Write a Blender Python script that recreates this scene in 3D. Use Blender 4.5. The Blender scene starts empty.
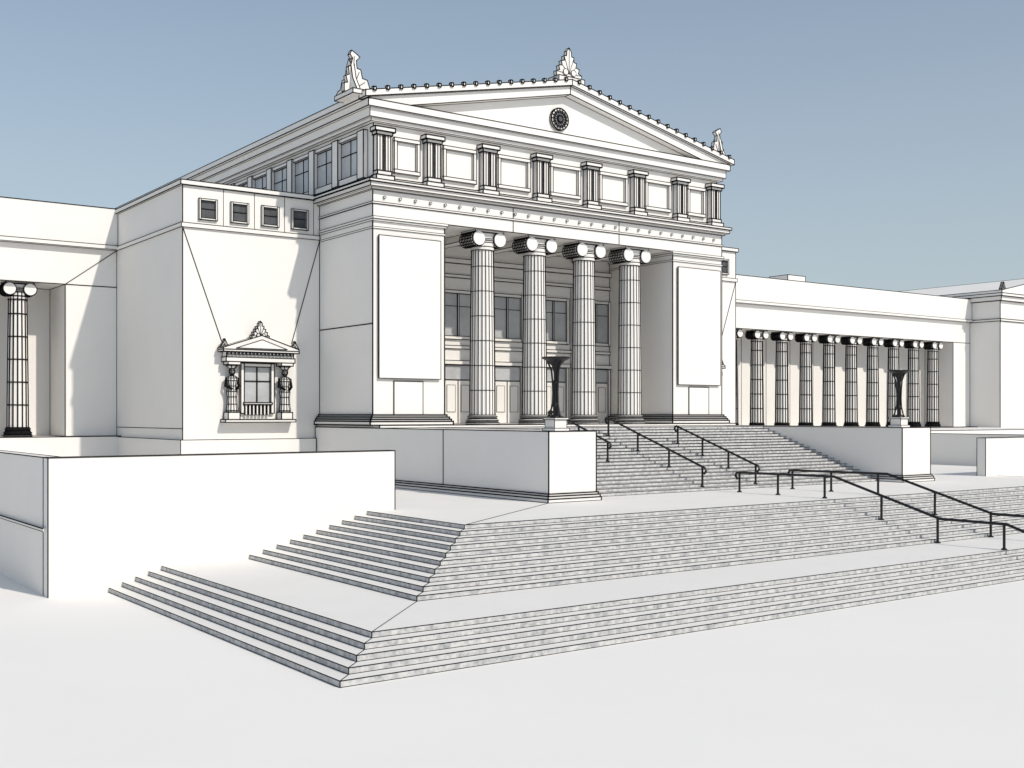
import bpy, math
from mathutils import Vector
XC = 43.7
sc = bpy.context.scene
sc.view_settings.view_transform='Standard'; sc.view_settings.look='None'; sc.view_settings.exposure=0

# ---------------- materials
def mat(name, col, rough=0.8, noise=0.0, scale=0.5, col2=None, lo=0.35, hi=0.65, detail=6, bump=0.0, spec=0.3):
    m=bpy.data.materials.new(name); m.use_nodes=True
    nt=m.node_tree; b=nt.nodes['Principled BSDF']
    b.inputs['Roughness'].default_value=rough
    b.inputs['Specular IOR Level'].default_value=spec
    b.inputs['Base Color'].default_value=(*col,1)
    if noise or col2:
        tc=nt.nodes.new('ShaderNodeTexCoord'); n=nt.nodes.new('ShaderNodeTexNoise')
        n.inputs['Scale'].default_value=scale; n.inputs['Detail'].default_value=detail
        n.inputs['Roughness'].default_value=0.65
        r=nt.nodes.new('ShaderNodeValToRGB')
        r.color_ramp.elements[0].position=lo; r.color_ramp.elements[1].position=hi
        c2=col2 if col2 else tuple(c*(1-noise) for c in col)
        r.color_ramp.elements[0].color=(*c2,1); r.color_ramp.elements[1].color=(*col,1)
        nt.links.new(tc.outputs['Object'],n.inputs['Vector'])
        nt.links.new(n.outputs['Fac'],r.inputs['Fac'])
        nt.links.new(r.outputs['Color'],b.inputs['Base Color'])
    return m
M_white=mat('white_plaster',(0.80,0.785,0.76),0.85,noise=0.03,scale=0.35)
M_line=mat('black_edge_line',(0.012,0.012,0.013),0.9,spec=0.0)
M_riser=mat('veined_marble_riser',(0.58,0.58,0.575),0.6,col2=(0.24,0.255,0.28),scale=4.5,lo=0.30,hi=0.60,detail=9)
M_glass=mat('window_glass',(0.52,0.535,0.55),0.3,noise=0.25,scale=0.6,spec=0.5)
M_dark=mat('dark_infill',(0.09,0.095,0.105),0.6,noise=0.4,scale=2.0)
M_metal=mat('black_metal',(0.015,0.015,0.017),0.45,noise=0.3,scale=8)
M_ground=mat('white_ground',(0.86,0.845,0.82),0.9,noise=0.02,scale=0.12)
MATS=[M_white,M_line,M_riser,M_glass,M_dark,M_metal]
W,L,RI,GL,DK,ME=range(6)
LW=0.95   # global edge-line weight

class Part:
    def __init__(s,R=0.024): s.v=[];s.f=[];s.m=[];s.sm=[];s.R=R;s.mir=False
    def X(s,x): return 2*XC-x if s.mir else x
    def P(s,p): return (s.X(p[0]),p[1],p[2])
    def face(s,pts,m=W,smooth=False):
        b=len(s.v); pts=[s.P(p) for p in pts]
        if s.mir: pts=pts[::-1]
        s.v+=pts; s.f.append(tuple(range(b,b+len(pts)))); s.m.append(m); s.sm.append(smooth)
    def line(s,p,q,r=None):
        r=(r or s.R)*LW; p=Vector(s.P(p));q=Vector(s.P(q));d=q-p
        if d.length<1e-5: return
        d.normalize()
        a=Vector((0,0,1)) if abs(d.z)<0.9 else Vector((1,0,0))
        u=d.cross(a).normalized()*r; w=d.cross(u).normalized()*r
        p=p-d*r*0.8; q=q+d*r*0.8
        b=len(s.v)
        for c in (p,q):
            for k in (u+w,u-w,-u-w,-u+w): s.v.append(tuple(c+k))
        for i in range(4):
            j=(i+1)%4
            s.f.append((b+i,b+j,b+4+j,b+4+i)); s.m.append(L); s.sm.append(False)
    def path(s,pts,closed=False,r=None):
        for i in range(len(pts)-1): s.line(pts[i],pts[i+1],r)
        if closed: s.line(pts[-1],pts[0],r)
    def box(s,x0,x1,y0,y1,z0,z1,m=W,side=None,lines=True,r=None):
        a=[(x0,y0,z0),(x1,y0,z0),(x1,y1,z0),(x0,y1,z0)]; c=[(x,y,z1) for x,y,_ in a]
        sm=m if side is None else side
        s.face(a[::-1],m); s.face(c,m)
        for i in range(4):
            j=(i+1)%4; s.face([a[i],a[j],c[j],c[i]],sm)
        if lines:
            for i in range(4):
                j=(i+1)%4
                s.line(a[i],a[j],r); s.line(c[i],c[j],r); s.line(a[i],c[i],r)
    def prism(s,poly,y0,y1,m=W,lines=True,r=None,backlines=True):
        f=[(x,y0,z) for x,z in poly]; b=[(x,y1,z) for x,z in poly]
        s.face(f,m); s.face(b[::-1],m)
        n=len(poly)
        for i in range(n):
            j=(i+1)%n
            s.face([f[j],f[i],b[i],b[j]],m)
            if lines:
                s.line(f[i],f[j],r); s.line(f[i],b[i],r)
                if backlines: s.line(b[i],b[j],r)
    def prismx(s,poly,x0,x1,m=W,lines=True,r=None):
        f=[(x0,y,z) for y,z in poly]; b=[(x1,y,z) for y,z in poly]
        s.face(f,m); s.face(b[::-1],m); n=len(poly)
        for i in range(n):
            j=(i+1)%n
            s.face([f[j],f[i],b[i],b[j]],m)
            if lines: s.line(f[i],f[j],r); s.line(b[i],b[j],r)
    def lathe(s,prof,cx,cy,n=16,m=W,ys=1.0,rings=None,verts=0,r=None,flute=0.0,smooth=True,caps=True):
        def pt(k,i):
            rr,z=prof[i]
            if flute and k%2: rr*=1-flute
            a=2*math.pi*k/n
            return (cx+rr*math.cos(a),cy+rr*ys*math.sin(a),z)
        for i in range(len(prof)-1):
            for k in range(n):
                s.face([pt(k,i),pt((k+1)%n,i),pt((k+1)%n,i+1),pt(k,i+1)],m,smooth and not flute)
        if caps:
            s.face([pt(k,0) for k in range(n)][::-1],m); s.face([pt(k,len(prof)-1) for k in range(n)],m)
        if rings is None: rings=range(len(prof))
        for i in rings:
            for k in range(n): s.line(pt(k,i),pt((k+1)%n,i),r)
        if verts:
            for k in range(0,n,verts):
                for i in range(len(prof)-1): s.line(pt(k,i),pt(k,i+1),r)
    def cyl_y(s,cx,cz,y0,y1,rad,n=16,m=W,lines=0,r=None,disc=None):
        P=[(cx+rad*math.cos(2*math.pi*k/n),cz+rad*math.sin(2*math.pi*k/n)) for k in range(n)]
        f=[(x,y0,z) for x,z in P]; b=[(x,y1,z) for x,z in P]
        s.face(f,m if disc is None else disc); s.face(b[::-1],m)
        for i in range(n):
            j=(i+1)%n; s.face([f[j],f[i],b[i],b[j]],m,True)
            if lines: s.line(f[i],f[j],r); s.line(b[i],b[j],r)
            if lines and i%lines==0: s.line(f[i],b[i],r)
    def build(s,name,parent=None):
        me=bpy.data.meshes.new(name); me.from_pydata(s.v,[],s.f)
        for mm in MATS: me.materials.append(mm)
        me.polygons.foreach_set('material_index',s.m); me.polygons.foreach_set('use_smooth',s.sm)
        me.update()
        o=bpy.data.objects.new(name,me); sc.collection.objects.link(o)
        if parent: o.parent=parent
        return o
def empty(name,loc=(0,0,0)):
    o=bpy.data.objects.new(name,None); o.location=loc; sc.collection.objects.link(o); return o
def inst(src,name,parent,loc):
    o=bpy.data.objects.new(name,src.data); o.location=loc; o.parent=parent; sc.collection.objects.link(o); return o

ZL=2.25; ZP=5.3; ZS=5.45
# ---------------- ground
g=bpy.data.meshes.new('ground'); S=3000
g.from_pydata([(-S,-S,0),(S,-S,0),(S,S,0),(-S,S,0)],[],[(0,1,2,3)]); g.materials.append(M_ground)
go=bpy.data.objects.new('ground',g); sc.collection.objects.link(go)

# ---------------- staircase
st=empty('stone_staircase')
def hip_flight(x0,y0,run,n,z0,rise,r,yend=39.3):
    p=Part(r); x1=2*XC-x0
    for k in range(n):
        a=x0+run*k; b=x1-run*k; y=y0+run*k; zb=z0+rise*k-(0.02 if k==0 else 0); zt=z0+rise*(k+1)
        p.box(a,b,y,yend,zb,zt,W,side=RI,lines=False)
        for z in (z0+rise*k+0.004,zt):
            p.line((a,y,z),(b,y,z)); p.line((a,y,z),(a,39.05,z)); p.line((b,y,z),(b,39.05,z))
        p.line((a,y,zb),(a,y,zt))
        if k<n-1:
            p.line((a,y,zt),(a+run,y+run,zt)); p.line((b,y,zt),(b-run,y+run,zt))
    return p
p=hip_flight(11.71,22.40,0.45,5,0,0.15,0.010)
p.line((11.71+1.8,22.4+1.8,.75),(16.75,27.42,.75)); p.build('lower_flight',st)
p=hip_flight(16.75,27.42,0.54,10,0.75,0.15,0.012)
p.build('middle_flight',st)
p=Part(0.015); p.box(10.0,2*XC-10.0,39.3,71.5,-0.02,ZL,W,lines=False)
p.line((21.7,32.3,ZL),(29.7,38.0,ZL),0.014)
p.build('landing',st)
p=Part(0.015)
n=20; run=0.45; rise=(ZP-ZL)/n; y0=39.7
for k in range(n):
    y=y0+run*k
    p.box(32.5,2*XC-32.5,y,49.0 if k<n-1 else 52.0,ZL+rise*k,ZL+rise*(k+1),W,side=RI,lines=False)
    for z in (ZL+rise*k+.004,ZL+rise*(k+1)): p.line((32.5,y,z),(2*XC-32.5,y,z))
p.build('upper_flight',st)
for mir in (False,True):
    p=Part(0.024); p.mir=mir
    p.box(29.9,32.55,38.2,60.25,ZL,ZP)
    p.line((29.9,46.5,ZL),(29.9,46.5,ZP))
    for (e,za,zb) in ((0.16,ZL,ZL+.16),(0.12,ZL+.16,ZL+.28),(0.06,ZL+.28,ZL+.38)):
        p.box(29.9-e,32.55+e,38.2-e,60.2,za,zb)
    p.build('cheek_block',st)

# ---------------- terrace walls
for mir in (False,True):
    w=empty('terrace_wall')
    p=Part(0.018); p.mir=mir
    p.box(9.74,22.85,39.07,39.65,-0.02,4.59)
    p.build('front_wall',w)
    p=Part(0.018); p.mir=mir
    p.box(9.74,10.3,39.65,70.8,-0.02,4.59)
    p.box(9.64,9.74,39.3,70.8,2.16,2.26,lines=False)
    p.line((9.64,39.3,2.26),(9.64,70.8,2.26)); p.line((9.64,39.3,2.16),(9.64,70.8,2.16),.01)
    p.build('side_wall',w)

# ---------------- museum
mu=empty('museum_building')
p=Part(0.026)
p.box(32.55,2*XC-32.55,52.0,60.25,ZL,ZP)
p.box(30.0,57.4,52.9,60.25,ZP,ZS)
p.build('podium',mu)
p=Part(0.03)
for mir in (False,True):
    p.mir=mir
    p.box(30.2,34.8,54.0,60.3,ZS,16.75)
    for (e,za,zb) in ((0.36,ZS,ZS+.2),(0.28,ZS+.2,ZS+.32),(0.2,ZS+.32,ZS+.44),(0.1,ZS+.44,ZS+.56)):
        p.box(30.2-e,34.8+e,54-e,60.25,za,zb,r=0.036)
    for (e,za,zb) in ((0.05,16.1,16.2),(0.1,16.5,16.62),(0.16,16.62,16.747)):
        p.box(30.2-e*.4,34.8+e,54-e,60.25,za,zb,r=0.013)
    p.line((30.2,54,10.95),(30.2,60.3,10.95))
    p.box(31.5,33.35,53.95,54.0,5.95,7.85,r=0.02)
p.mir=False
p.build('piers',mu)
for mir in (False,True):
    p=Part(0.018); p.mir=mir
    p.box(30.5,34.45,53.83,53.9,8.0,15.75)
    for x in (31,34): p.box(x,x+.06,53.9,54,15.4,15.5,lines=False); p.box(x,x+.06,53.9,54,8.3,8.4,lines=False)
    p.build('banner',mu)
p=Part(0.026)
p.box(30.2,57.2,60.3,98,ZL,18.3)
p.box(30.2,57.2,54.0,60.3,16.75,17.45)
p.box(30.14,57.26,53.94,60.3,17.45,17.55,r=.015)
p.box(30.2,57.2,54.0,60.3,17.55,18.2)
p.box(30.05,57.35,53.85,60.3,18.2,18.32,r=.016)
p.box(29.85,57.55,53.6,98,18.32,18.55,r=.022)
p.box(29.75,57.65,53.5,98,18.55,18.7,r=.026)
for x in (39.6,47.9): p.line((x,53.99,16.75),(x,53.99,18.2),0.02)
x=30.9
while x<57:
    p.cyl_y(x,17.83,53.9,54.0,0.07,8,W,lines=8,r=.014); x+=0.98
p.build('entablature',mu)
# attic
p=Part(0.026)
p.box(30.4,57.0,54.3,98,18.7,21.9)
p.box(30.25,57.15,54.15,98,18.7,18.95)
XS=[30.85,34.05,37.85,41.75]; XS=XS+[2*XC-x for x in XS[::-1]]
for i,x in enumerate(XS):
    p.box(x-.56,x+.56,53.75,54.3,18.72,19.0,r=.03)
    p.box(x-.44,x+.44,53.85,54.3,19.0,19.25,r=.03)
    for sx in (-.25,.25):
        p.box(x+sx-.17,x+sx+.17,53.92,54.3,19.25,21.2,r=.03)
        p.line((x+sx,53.91,19.3),(x+sx,53.91,21.2),0.022)
    p.box(x-.04,x+.04,54.1,54.3,19.25,21.2,m=DK,lines=False)  # dark strip filling the gap between the paired posts
    p.box(x-.5,x+.5,53.85,54.3,21.2,21.38,r=.03)
    p.box(x-.62,x+.62,53.75,54.3,21.38,21.6,r=.03)
    if i<7:
        a=x+.78; b=XS[i+1]-.78
        p.box(a,b,54.12,54.3,19.3,19.5,r=.02); p.box(a,b,54.12,54.3,21.05,21.25,r=.02)
        p.box(a,a+.18,54.13,54.3,19.5,21.05,r=.02); p.box(b-.18,b,54.13,54.3,19.5,21.05,r=.02)
p.build('attic',mu)
p=Part(0.026)
for mir in (False,True):
    p.mir=mir
    y=54.9
    while y<94:
        p.box(30.12,30.4,y,y+.7,18.97,21.6,r=.026)
        p.box(30.36,30.4,y+.7,y+3.0,19.35,21.35,m=GL,r=.024)
        p.line((30.35,y+1.85,19.35),(30.35,y+1.85,21.35)); p.line((30.35,y+.7,20.6),(30.35,y+3,20.6))
        p.box(30.2,30.4,y+.7,y+3,18.97,19.3,r=.02)
        p.box(30.22,30.4,y+.7,y+3,21.4,21.6,r=.02)
        y+=3.0
p.mir=False
p.build('attic_windows',mu)
# pediment + roof
p=Part(0.024)
p.box(30.1,57.3,54.0,98,21.9,22.1,r=.016)
p.box(29.95,57.45,53.85,98,22.1,22.6,r=.018)
p.box(29.75,57.65,53.65,98,22.6,23.0)
for mir in (False,True):
    p.mir=mir
    p.prism([(29.8,23.0),(32.3,23.0),(43.7,25.5),(43.7,26.0),(29.8,23.08)],53.7,54.25)
    p.prism([(29.5,23.02),(43.7,26.01),(43.7,26.36),(29.5,23.36)],53.5,54.25)
    nst=17
    for i in range(nst):
        t=(i+.5)/nst; x=29.6+14.0*t; z=23.4+t*2.95
        p.box(x-.07,x+.07,53.42,53.6,z-.09,z+.1,r=.03)
p.mir=False
p.prism([(29.5,23.0),(57.9,23.0),(57.9,23.34),(43.7,26.34),(29.5,23.34)],54.25,98,backlines=False)
p.build('pediment_roof',mu)
# rosette
p=Part(0.02)
rx=43.2
p.cyl_y(rx,24.0,54.1,54.25,0.66,24,W,lines=24,r=.035)
p.cyl_y(rx,24.0,54.02,54.12,0.2,12,DK,lines=2,r=.03)
for k in range(16):
    a=2*math.pi*k/16
    p.line((rx+.2*math.cos(a),54.08,24.0+.2*math.sin(a)),(rx+.62*math.cos(a),54.08,24.0+.62*math.sin(a)),.025)
    a+=math.pi/16
    p.cyl_y(rx+.45*math.cos(a),24.0+.45*math.sin(a),54.04,54.12,0.07,6,DK,lines=6,r=.016)
p.build('rosette',mu)
def palmette(p,cx,cz,y0,y1,w,h,skew=0.0,r=.03):
    half=[(0.50,0.0),(0.52,.14),(0.38,.2),(0.42,.34),(0.28,.38),(0.31,.52),(0.19,.55),(0.2,.7),(0.1,.72),(0.09,.88)]
    pts=[(cx+a*w,cz+b*h) for a,b in half]+[(cx+skew,cz+h)]+[(cx-a*w,cz+b*h) for a,b in half[::-1]]
    p.prism(pts,y0,y1,r=r)
    c=(cx,y0-.02,cz+.12*h)
    for x,z in pts[1:-1:3]: p.line(c,(x,y0-.02,z),r*.5)
    for k in range(2): p.cyl_y(cx+(-.16+.32*k)*w,cz+.16*h,y0-.08,y0,.1*w,10,W,lines=10,r=r*.6)
p=Part(.022)
p.box(42.7,44.7,53.55,54.6,26.1,26.5)
palmette(p,43.6,26.5,53.7,53.95,1.9,1.8,r=.022)
for mir in (False,True):
    p.mir=mir
    o=0.3 if mir else 0.0
    p.box(28.95+o,30.6+o,53.9,56.0,23.2,23.45)
    pts=[(28.85,23.45),(30.95,23.45),(30.7,23.8),(30.4,23.85),(30.25,24.25),(29.95,24.3),(29.85,24.75),(29.62,24.8),(29.58,25.2),(29.8,25.42),(29.62,25.55),(29.3,25.72),(29.2,25.5),(29.36,25.3),(29.25,24.9),(29.1,24.8),(29.15,24.4),(28.95,24.3),(29.05,23.95),(28.85,23.9)]
    p.prism([(x+o,z) for x,z in pts],54.7,54.95,r=.022)
    pts=[(54.0,23.46),(56.6,23.46),(56.2,23.8),(55.9,23.85),(55.7,24.3),(55.4,24.3),(55.2,24.9),(54.95,25.3),(54.7,25.0),(54.5,24.2)]
    p.prismx(pts,29.25+o,29.45+o,r=.022)
    for q in ((30.5,23.7),(30.1,24.1),(29.75,24.6),(29.45,25.4)): p.line((29.35+o,54.68,23.6),(q[0]+o,54.68,q[1]),.014)
p.mir=False
p.build('acroteria',mu)

# portico back wall
p=Part(0.02)
yw=60.3
p.box(34.8,52.6,yw-.12,yw,14.7,14.9); p.box(34.8,52.6,yw-.2,yw,15.6,15.9); p.box(34.8,52.6,yw-.1,yw,10.2,10.4)
for cx in (36.1,39.85,43.7,47.55,51.3):
    for (a,b,m) in ((-1.1,-.05,GL),(.05,1.1,GL)):
        p.box(cx+a,cx+b,yw-.03,yw,11.0,13.7,m=m)
    p.box(cx-1.3,cx-1.1,yw-.14,yw,10.8,13.9); p.box(cx+1.1,cx+1.3,yw-.14,yw,10.8,13.9)
    p.box(cx-1.1,cx+1.1,yw-.14,yw,13.7,13.9); p.box(cx-1.1,cx+1.1,yw-.14,yw,10.8,11.0); p.box(cx-.05,cx+.05,yw-.1,yw,11.0,13.7)
    p.line((cx-1.1,yw-.04,12.9),(cx+1.1,yw-.04,12.9))
    p.box(cx-1.25,cx-1.05,yw-.16,yw,ZS,9.2); p.box(cx+1.05,cx+1.25,yw-.16,yw,ZS,9.2); p.box(cx-1.35,cx+1.35,yw-.22,yw,9.2,9.45)
    for a in (-1.05,.02):
        p.box(cx+a,cx+a+1.03,yw-.05,yw,ZS,8.2,r=.015)
        p.box(cx+a+.2,cx+a+.83,yw-.08,yw-.05,6.2,7.9,m=W,r=.012)
    p.box(cx-1.05,cx+1.05,yw-.05,yw,8.25,9.15,m=GL,r=.015)
for cx in (37.95,41.8,45.6,49.45):
    p.box(cx-.35,cx+.35,yw-.25,yw,ZS,14.7)
p.build('portico_wall_windows',mu)
p=Part(0.02)
for x in (37.95,41.8,45.6,49.45): p.box(x-.4,x+.4,55.8,60.05,16.35,16.75)
p.build('ceiling_beams',mu)

# columns
def make_column(name,H,rb,rt,R,nf=20,rings=7,cap=1.0,RC=None,RV=None):
    RC=RC or R; RV=RV or R
    p=Part(R)
    base=[(rb*1.3,0),(rb*1.3,.1),(rb*1.22,.16),(rb*1.27,.24),(rb*1.16,.32),(rb*1.1,.38),(rb*1.16,.46),(rb*1.06,.54)]
    p.lathe(base,0,0,24,verts=0,r=RC)
    ztop=H-.62*cap
    prof=[]
    for i in range(rings+1):
        t=i/rings; z=.54+(ztop-.54)*t; r=rb+(rt-rb)*(t**1.4); prof.append((r,z))
    p.lathe(prof,0,0,nf*2,rings=range(rings+1),verts=2,flute=.05,r=RV)
    p.lathe([(rt*1.06,ztop-.5),(rt*1.06,ztop-.3),(rt*1.08,ztop-.06),(rt*1.12,ztop+.05),(rt*1.2,ztop+.15)],0,0,20,r=R)
    c=cap; v=.43*c
    zc=H-.1*c-v*.92
    w=rt*1.16
    for sx in (-1,1):
        p.cyl_y(sx*w,zc,-rt*1.05,rt*1.05,v,16,W,lines=1,r=RC)
        for yy in (-.75,-.5,-.25,0,.25,.5,.75):
            pr=[]
            rr=(v+.012)
            for k in range(17):
                a=2*math.pi*k/16; pr.append((sx*w+rr*math.cos(a),yy*rt,zc+rr*math.sin(a)))
            p.path(pr,r=RC)
        p.cyl_y(sx*w,zc,-rt*1.05-.1,-rt*1.05,v*.93,18,W,lines=0)
        p.cyl_y(sx*w,zc,rt*1.05,rt*1.05+.1,v*.93,18,W,lines=0)
    p.box(-w,w,-rt*.95,rt*.95,zc,H-.12*c,r=R*.8)
    p.box(-w-v*.6,w+v*.6,-rt*1.15,rt*1.15,H-.1*c,H-.003,r=R*.8)
    return p.build(name,mu)
col=make_column('column',16.75-ZS,.75,.64,.022,RC=.028,RV=.021)
col.location=(38.1,55.0,ZS)
for x in (41.95,45.85,49.7): inst(col,'column',mu,(x,55.0,ZS))
wcol=make_column('wing_column',13.95-4.7,.60,.50,.036,nf=14,rings=6,cap=.85,RC=.04,RV=.038)
wcol.location=(81.8,72.75,4.7)
for i in range(-3,9):
    if i!=0: inst(wcol,'wing_column',mu,(81.8+3.52*i,72.75,4.7))
for i in range(0,12): inst(wcol,'wing_column',mu,(2*XC-(71.0+3.52*i),72.75,4.7))

def caryatid(p,x,y):
    p.box(x-.34,x+.34,y-.3,y+.3,5.75,6.15,r=.026)
    prof=[(.29,6.15),(.33,6.25),(.28,6.6),(.26,7.0),(.3,7.3),(.22,7.6),(.3,7.9),(.33,8.05),(.2,8.14),(.09,8.18),(.1,8.24),(.16,8.33),(.17,8.45),(.1,8.57)]
    p.lathe(prof,x,y,12,ys=.85,verts=1,r=.022)
    for sx in (-1,1):
        for (a,b) in (((sx*.33,0,8.02),(sx*.39,-.02,7.6)),((sx*.39,-.02,7.6),(sx*.15,-.3,7.45))):
            p.line((x+a[0],y+a[1],a[2]),(x+b[0],y+b[1],b[2]),.06)
    p.lathe([(.14,8.57),(.3,8.72),(.3,8.78)],x,y,12,verts=2,r=.024)
    p.box(x-.36,x+.36,y-.34,y+.3,8.78,8.95,r=.024)
for mir in (False,True):
    p=Part(0.024); p.mir=mir
    p.box(22.0,30.19,60.3,98,-.02,18.5)
    p.box(21.85,30.15,60.15,98,18.5,18.76)
    p.box(21.9,30.15,60.2,71.7,16.2,16.45,r=.018)
    p.box(21.8,29.85,60.05,71.75,ZL,4.65,r=.018)
    p.line((22,60.29,16.2),(24.2,60.29,10.1),.022); p.line((30.19,60.29,16.2),(28.4,60.29,10.1),.022)
    p.line((21.99,60.3,5.25),(21.99,71.8,5.25),.018)
    p.build('side_pavilion',mu)
    p=Part(0.022); p.mir=mir
    for i in range(4):
        cx=23.4+1.83*i
        p.box(cx-.42,cx+.42,60.27,60.3,16.8,17.75,m=DK,lines=False)  # dark-coloured panel stands in for the unlit window interior; no recess is cut
        for a in (-.52,.42): p.box(cx+a,cx+a+.1,60.16,60.3,16.7,17.85,r=.018)
        p.box(cx-.42,cx+.42,60.16,60.3,17.75,17.85,r=.018); p.box(cx-.42,cx+.42,60.16,60.3,16.7,16.8,r=.018)
        p.line((cx-.42,60.25,17.3),(cx+.42,60.25,17.3))
        p.line((cx+.91,60.3,16.45),(cx+.91,60.3,18.5),.015)
    p.build('pavilion_windows',mu)
    p=Part(0.026); p.mir=mir
    cx=26.25
    p.box(cx-.8,cx+.8,60.24,60.3,6.15,8.75,m=GL)
    for a in (-1.0,.8): p.box(cx+a,cx+a+.2,60.1,60.3,6.1,8.9)
    p.box(cx-.8,cx+.8,60.1,60.3,8.7,8.9)
    p.line((cx,60.22,6.2),(cx,60.22,8.7),.035); p.line((cx-.8,60.22,7.9),(cx+.8,60.22,7.9),.035)
    for k in range(7): p.box(cx-.75+.22*k,cx-.63+.22*k,60.08,60.16,6.0,6.6,r=.018)
    p.box(cx-.85,cx+.85,60.02,60.22,6.6,6.7)
    p.box(cx-2.1,cx+2.1,59.6,60.3,5.6,5.75)
    for sx in (-1.58,1.58): caryatid(p,cx+sx,59.95)
    p.box(cx-2.05,cx+2.05,59.62,60.3,8.95,9.2); p.box(cx-2.0,cx+2.0,59.7,60.3,9.2,9.5); p.box(cx-2.25,cx+2.25,59.5,60.3,9.5,9.62)
    for k in range(18): p.box(cx-1.95+.22*k,cx-1.83+.22*k,59.6,59.7,9.35,9.47,r=.018)
    p.prism([(cx-2.25,9.62),(cx+2.25,9.62),(cx+2.25,9.72),(cx,10.45),(cx-2.25,9.72)],59.52,60.3)
    p.prism([(cx-1.5,9.7),(cx+1.5,9.7),(cx,10.2)],59.46,59.52,r=.018)
    palmette(p,cx,10.3,59.7,59.95,1.0,.95,r=.024)
    for sx in (-2.1,2.1): palmette(p,cx+sx,9.7,59.7,59.9,.45,.5,r=.02)
    p.build('caryatid_window',mu)
    # wing
    p=Part(0.028); p.mir=mir
    XE=-28.1
    p.box(XE,22.0,71.55,98,16.5,18.8)
    p.box(XE,22.0,71.4,98,16.25,16.5,r=.018)
    p.box(XE,22.0,71.8,98,13.95,16.25)
    p.box(18.9,22.0,71.8,75.3,4.7,13.95)
    p.box(XE,XE+3.2,71.8,75.3,4.7,13.95)
    p.box(XE,22.0,75.3,98,4.7,13.95)
    p.box(XE,22.0,70.9,98,-.02,4.7)
    p.line((18.9,71.79,13.95),(22,71.79,16.25),.022)
    for i in range(0,12):
        x=2*XC-(71.24+3.52*i)
        p.box(x-.45,x+.45,75.1,75.3,4.7,13.9,r=.022)
    p.build('wing',mu)
    # end pavilion
    p=Part(0.035); p.mir=mir
    a=-52.0; b=XE; c=(a+b)/2
    p.box(a,b,68.2,110,-.02,18.4)
    p.box(a-.1,b+.1,68.1,110,16.2,16.45)
    p.box(a-.3,b+.3,67.9,110,18.4,18.9); p.box(a-.5,b+.5,67.7,110,18.9,19.2)
    p.prism([(a-.5,19.2),(b+.5,19.2),(b+.5,19.5),(c,22.0),(a-.5,19.5)],67.7,110,backlines=False)
    palmette(p,b,19.5,67.8,68.1,.8,.9)
    palmette(p,c,22,67.8,68.1,1.4,1.5)
    p.build('end_pavilion',mu)
    p=Part(0.03); p.mir=mir
    p.box(-9,-6.2,79,81.5,18.8,20.7); p.build('roof_vent',mu)
tw=empty('forecourt_wall')
p=Part(0.026); p.box(78.5,140,58,70.8,-.02,4.64); p.build('block',tw)

# ---------------- handrails
def tube(pts,rad,p,n=8,m=ME):
    pts=[Vector(q) for q in pts]
    rings=[]
    for i,q in enumerate(pts):
        if i==0: d=pts[1]-q
        elif i==len(pts)-1: d=q-pts[i-1]
        else: d=(pts[i+1]-q).normalized()+(q-pts[i-1]).normalized()
        d.normalize(); a=Vector((1,0,0)) if abs(d.x)<.9 else Vector((0,1,0))
        u=d.cross(a).normalized(); w=d.cross(u).normalized()
        rings.append([tuple(q+rad*(math.cos(2*math.pi*k/n)*u+math.sin(2*math.pi*k/n)*w)) for k in range(n)])
    for i in range(len(rings)-1):
        for k in range(n):
            j=(k+1)%n; p.face([rings[i][k],rings[i][j],rings[i+1][j],rings[i+1][k]],m,True)
    p.face(rings[0][::-1],m); p.face(rings[-1],m)
def surf(y):
    if y<22.4: return 0
    if y<24.2: return .15*(int((y-22.4)/.45)+1)
    if y<27.42: return .75
    if y<32.28: return .75+.15*(int((y-27.42)/.54)+1)
    if y<39.7: return ZL
    if y<48.7: return ZL+rise*(int((y-39.7)/.45)+1)
    return ZP
def handrail(x,nodes,posts,h=.95,rad=.06):
    p=Part()
    pts=[(x,y,z+h) for y,z in nodes]
    a=pts[0]; b=pts[-1]
    full=[(x,a[1]-.02,a[2]-.32),(x,a[1]-.16,a[2]-.16),(x,a[1]-.1,a[2]-.03)]+pts+[(x,b[1]+.1,b[2]-.03),(x,b[1]+.16,b[2]-.16),(x,b[1]+.02,b[2]-.32)]
    tube(full,rad,p)
    def zr(y):
        for (y0,z0),(y1,z1) in zip(nodes,nodes[1:]):
            if y0<=y<=y1: return z0+(z1-z0)*(y-y0)/(y1-y0)+h
        return nodes[0][1]+h
    for y in posts:
        tube([(x,y,surf(y)-.01),(x,y,zr(y))],.055,p)
        p.lathe([(.12,surf(y)),(.12,surf(y)+.03),(.07,surf(y)+.07)],x,y,10,m=ME,rings=[])
    p.build('stair_handrail')
lo=[(21.6,0),(22.2,.12),(24.3,.8),(27.2,.8),(32.5,2.3),(38.2,2.25)]
for x in (41.6,45.5):
    handrail(x,lo,(21.9,24.4,27.3,30.0,33.0,35.7,38.1))
for x,a,b in ((41.1,40.0,47.3),(45.0,40.0,45.9)):
    za=ZL+.3389*(a-39.6)+.05; zb=ZL+.3389*(b-39.6)+.05
    handrail(x,[(a,za),(b,zb)],[a+.1+(b-a-.2)*k/3 for k in range(4)])
handrail(38.0,[(43.6,ZL+.3389*4+.05),(48.4,ZL+.3389*8.8+.05)],(43.7,46,48.3))

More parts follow.
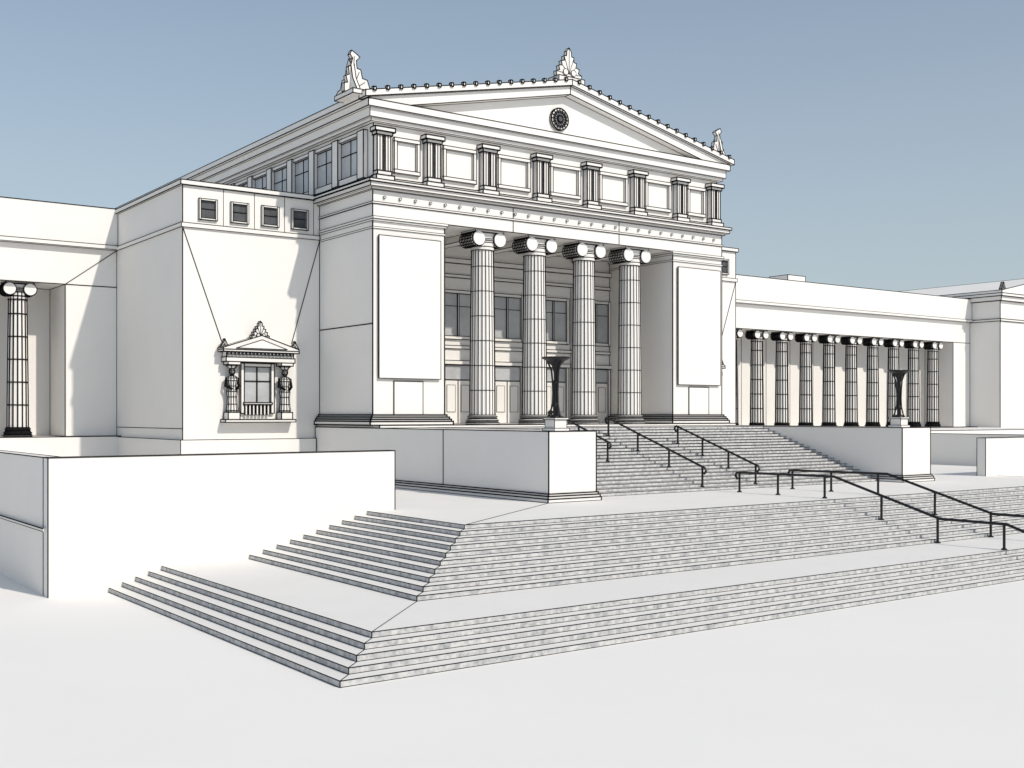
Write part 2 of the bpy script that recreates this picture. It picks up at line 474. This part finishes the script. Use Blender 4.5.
# ---------------- braziers
def brazier(x,y):
    e=empty('brazier'); p=Part(.012)
    p.box(x-.42,x+.42,y-.42,y+.42,ZP,ZP+.12); p.box(x-.34,x+.34,y-.34,y+.34,ZP+.12,ZP+.5); p.box(x-.4,x+.4,y-.4,y+.4,ZP+.5,ZP+.58)
    p.build('pedestal',e)
    p=Part(.012); z=ZP+.58
    p.lathe([(.3,z),(.26,z+.08),(.12,z+.16),(.1,z+.4),(.15,z+.55),(.1,z+.7),(.09,z+1.4),(.13,z+1.55),(.09,z+1.7),(.1,z+2.0),(.18,z+2.28),(.4,z+2.5),(.6,z+2.6),(.64,z+2.68),(.54,z+2.68),(.3,z+2.57)],x,y,20,m=ME,rings=[])
    for k in range(3):
        a=2*math.pi*k/3+.5; c,s=math.cos(a),math.sin(a)
        tube([(x+r*c,y+r*s,zz) for r,zz in ((.36,z+.02),(.26,z+.2),(.15,z+.6),(.13,z+1.1),(.15,z+1.6),(.2,z+2.1),(.38,z+2.5))],.042,p)
    p.build('stand',e)
brazier(31.2,39.35); brazier(2*XC-31.2,39.35)

# ---------------- camera, light
cd=bpy.data.cameras.new('camera'); co=bpy.data.objects.new('camera',cd); sc.collection.objects.link(co); sc.camera=co
co.location=(0,0,6); co.rotation_euler=(math.radians(90),0,math.radians(-36.2))
cd.sensor_width=36; cd.lens=1137/1024*36; cd.shift_y=31/1024; cd.clip_end=6000
AZ=math.radians(13); EL=math.radians(39)
ts=Vector((math.sin(AZ)*math.cos(EL),-math.cos(AZ)*math.cos(EL),math.sin(EL)))
sd=bpy.data.lights.new('sun','SUN'); sd.energy=3.1; sd.angle=math.radians(1.0); sd.color=(1,.925,.82)
so=bpy.data.objects.new('sun',sd); so.rotation_euler=(-ts).to_track_quat('-Z','Y').to_euler(); sc.collection.objects.link(so)
w=bpy.data.worlds.new('World'); sc.world=w; w.use_nodes=True; nt=w.node_tree
sk=nt.nodes.new('ShaderNodeTexSky'); sk.sky_type='NISHITA'; sk.sun_disc=False; sk.sun_elevation=EL; sk.sun_rotation=math.pi-AZ
sk.dust_density=1.0; sk.air_density=1.0; sk.ozone_density=1.0
# haze: a thin pale veil that thickens toward the horizon
tc=nt.nodes.new('ShaderNodeTexCoord'); sp=nt.nodes.new('ShaderNodeSeparateXYZ'); nt.links.new(tc.outputs['Generated'],sp.inputs[0])
mr=nt.nodes.new('ShaderNodeMapRange'); mr.inputs['From Min'].default_value=0.0; mr.inputs['From Max'].default_value=0.38
mr.inputs['To Min'].default_value=0.85; mr.inputs['To Max'].default_value=0.30
nt.links.new(sp.outputs['Z'],mr.inputs['Value'])
mx=nt.nodes.new('ShaderNodeMixRGB'); mx.inputs['Color2'].default_value=(4.3,4.95,5.3,1)
nt.links.new(mr.outputs[0],mx.inputs['Fac']); nt.links.new(sk.outputs[0],mx.inputs['Color1'])
nt.links.new(mx.outputs[0],nt.nodes['Background'].inputs[0]); nt.nodes['Background'].inputs[1].default_value=.115
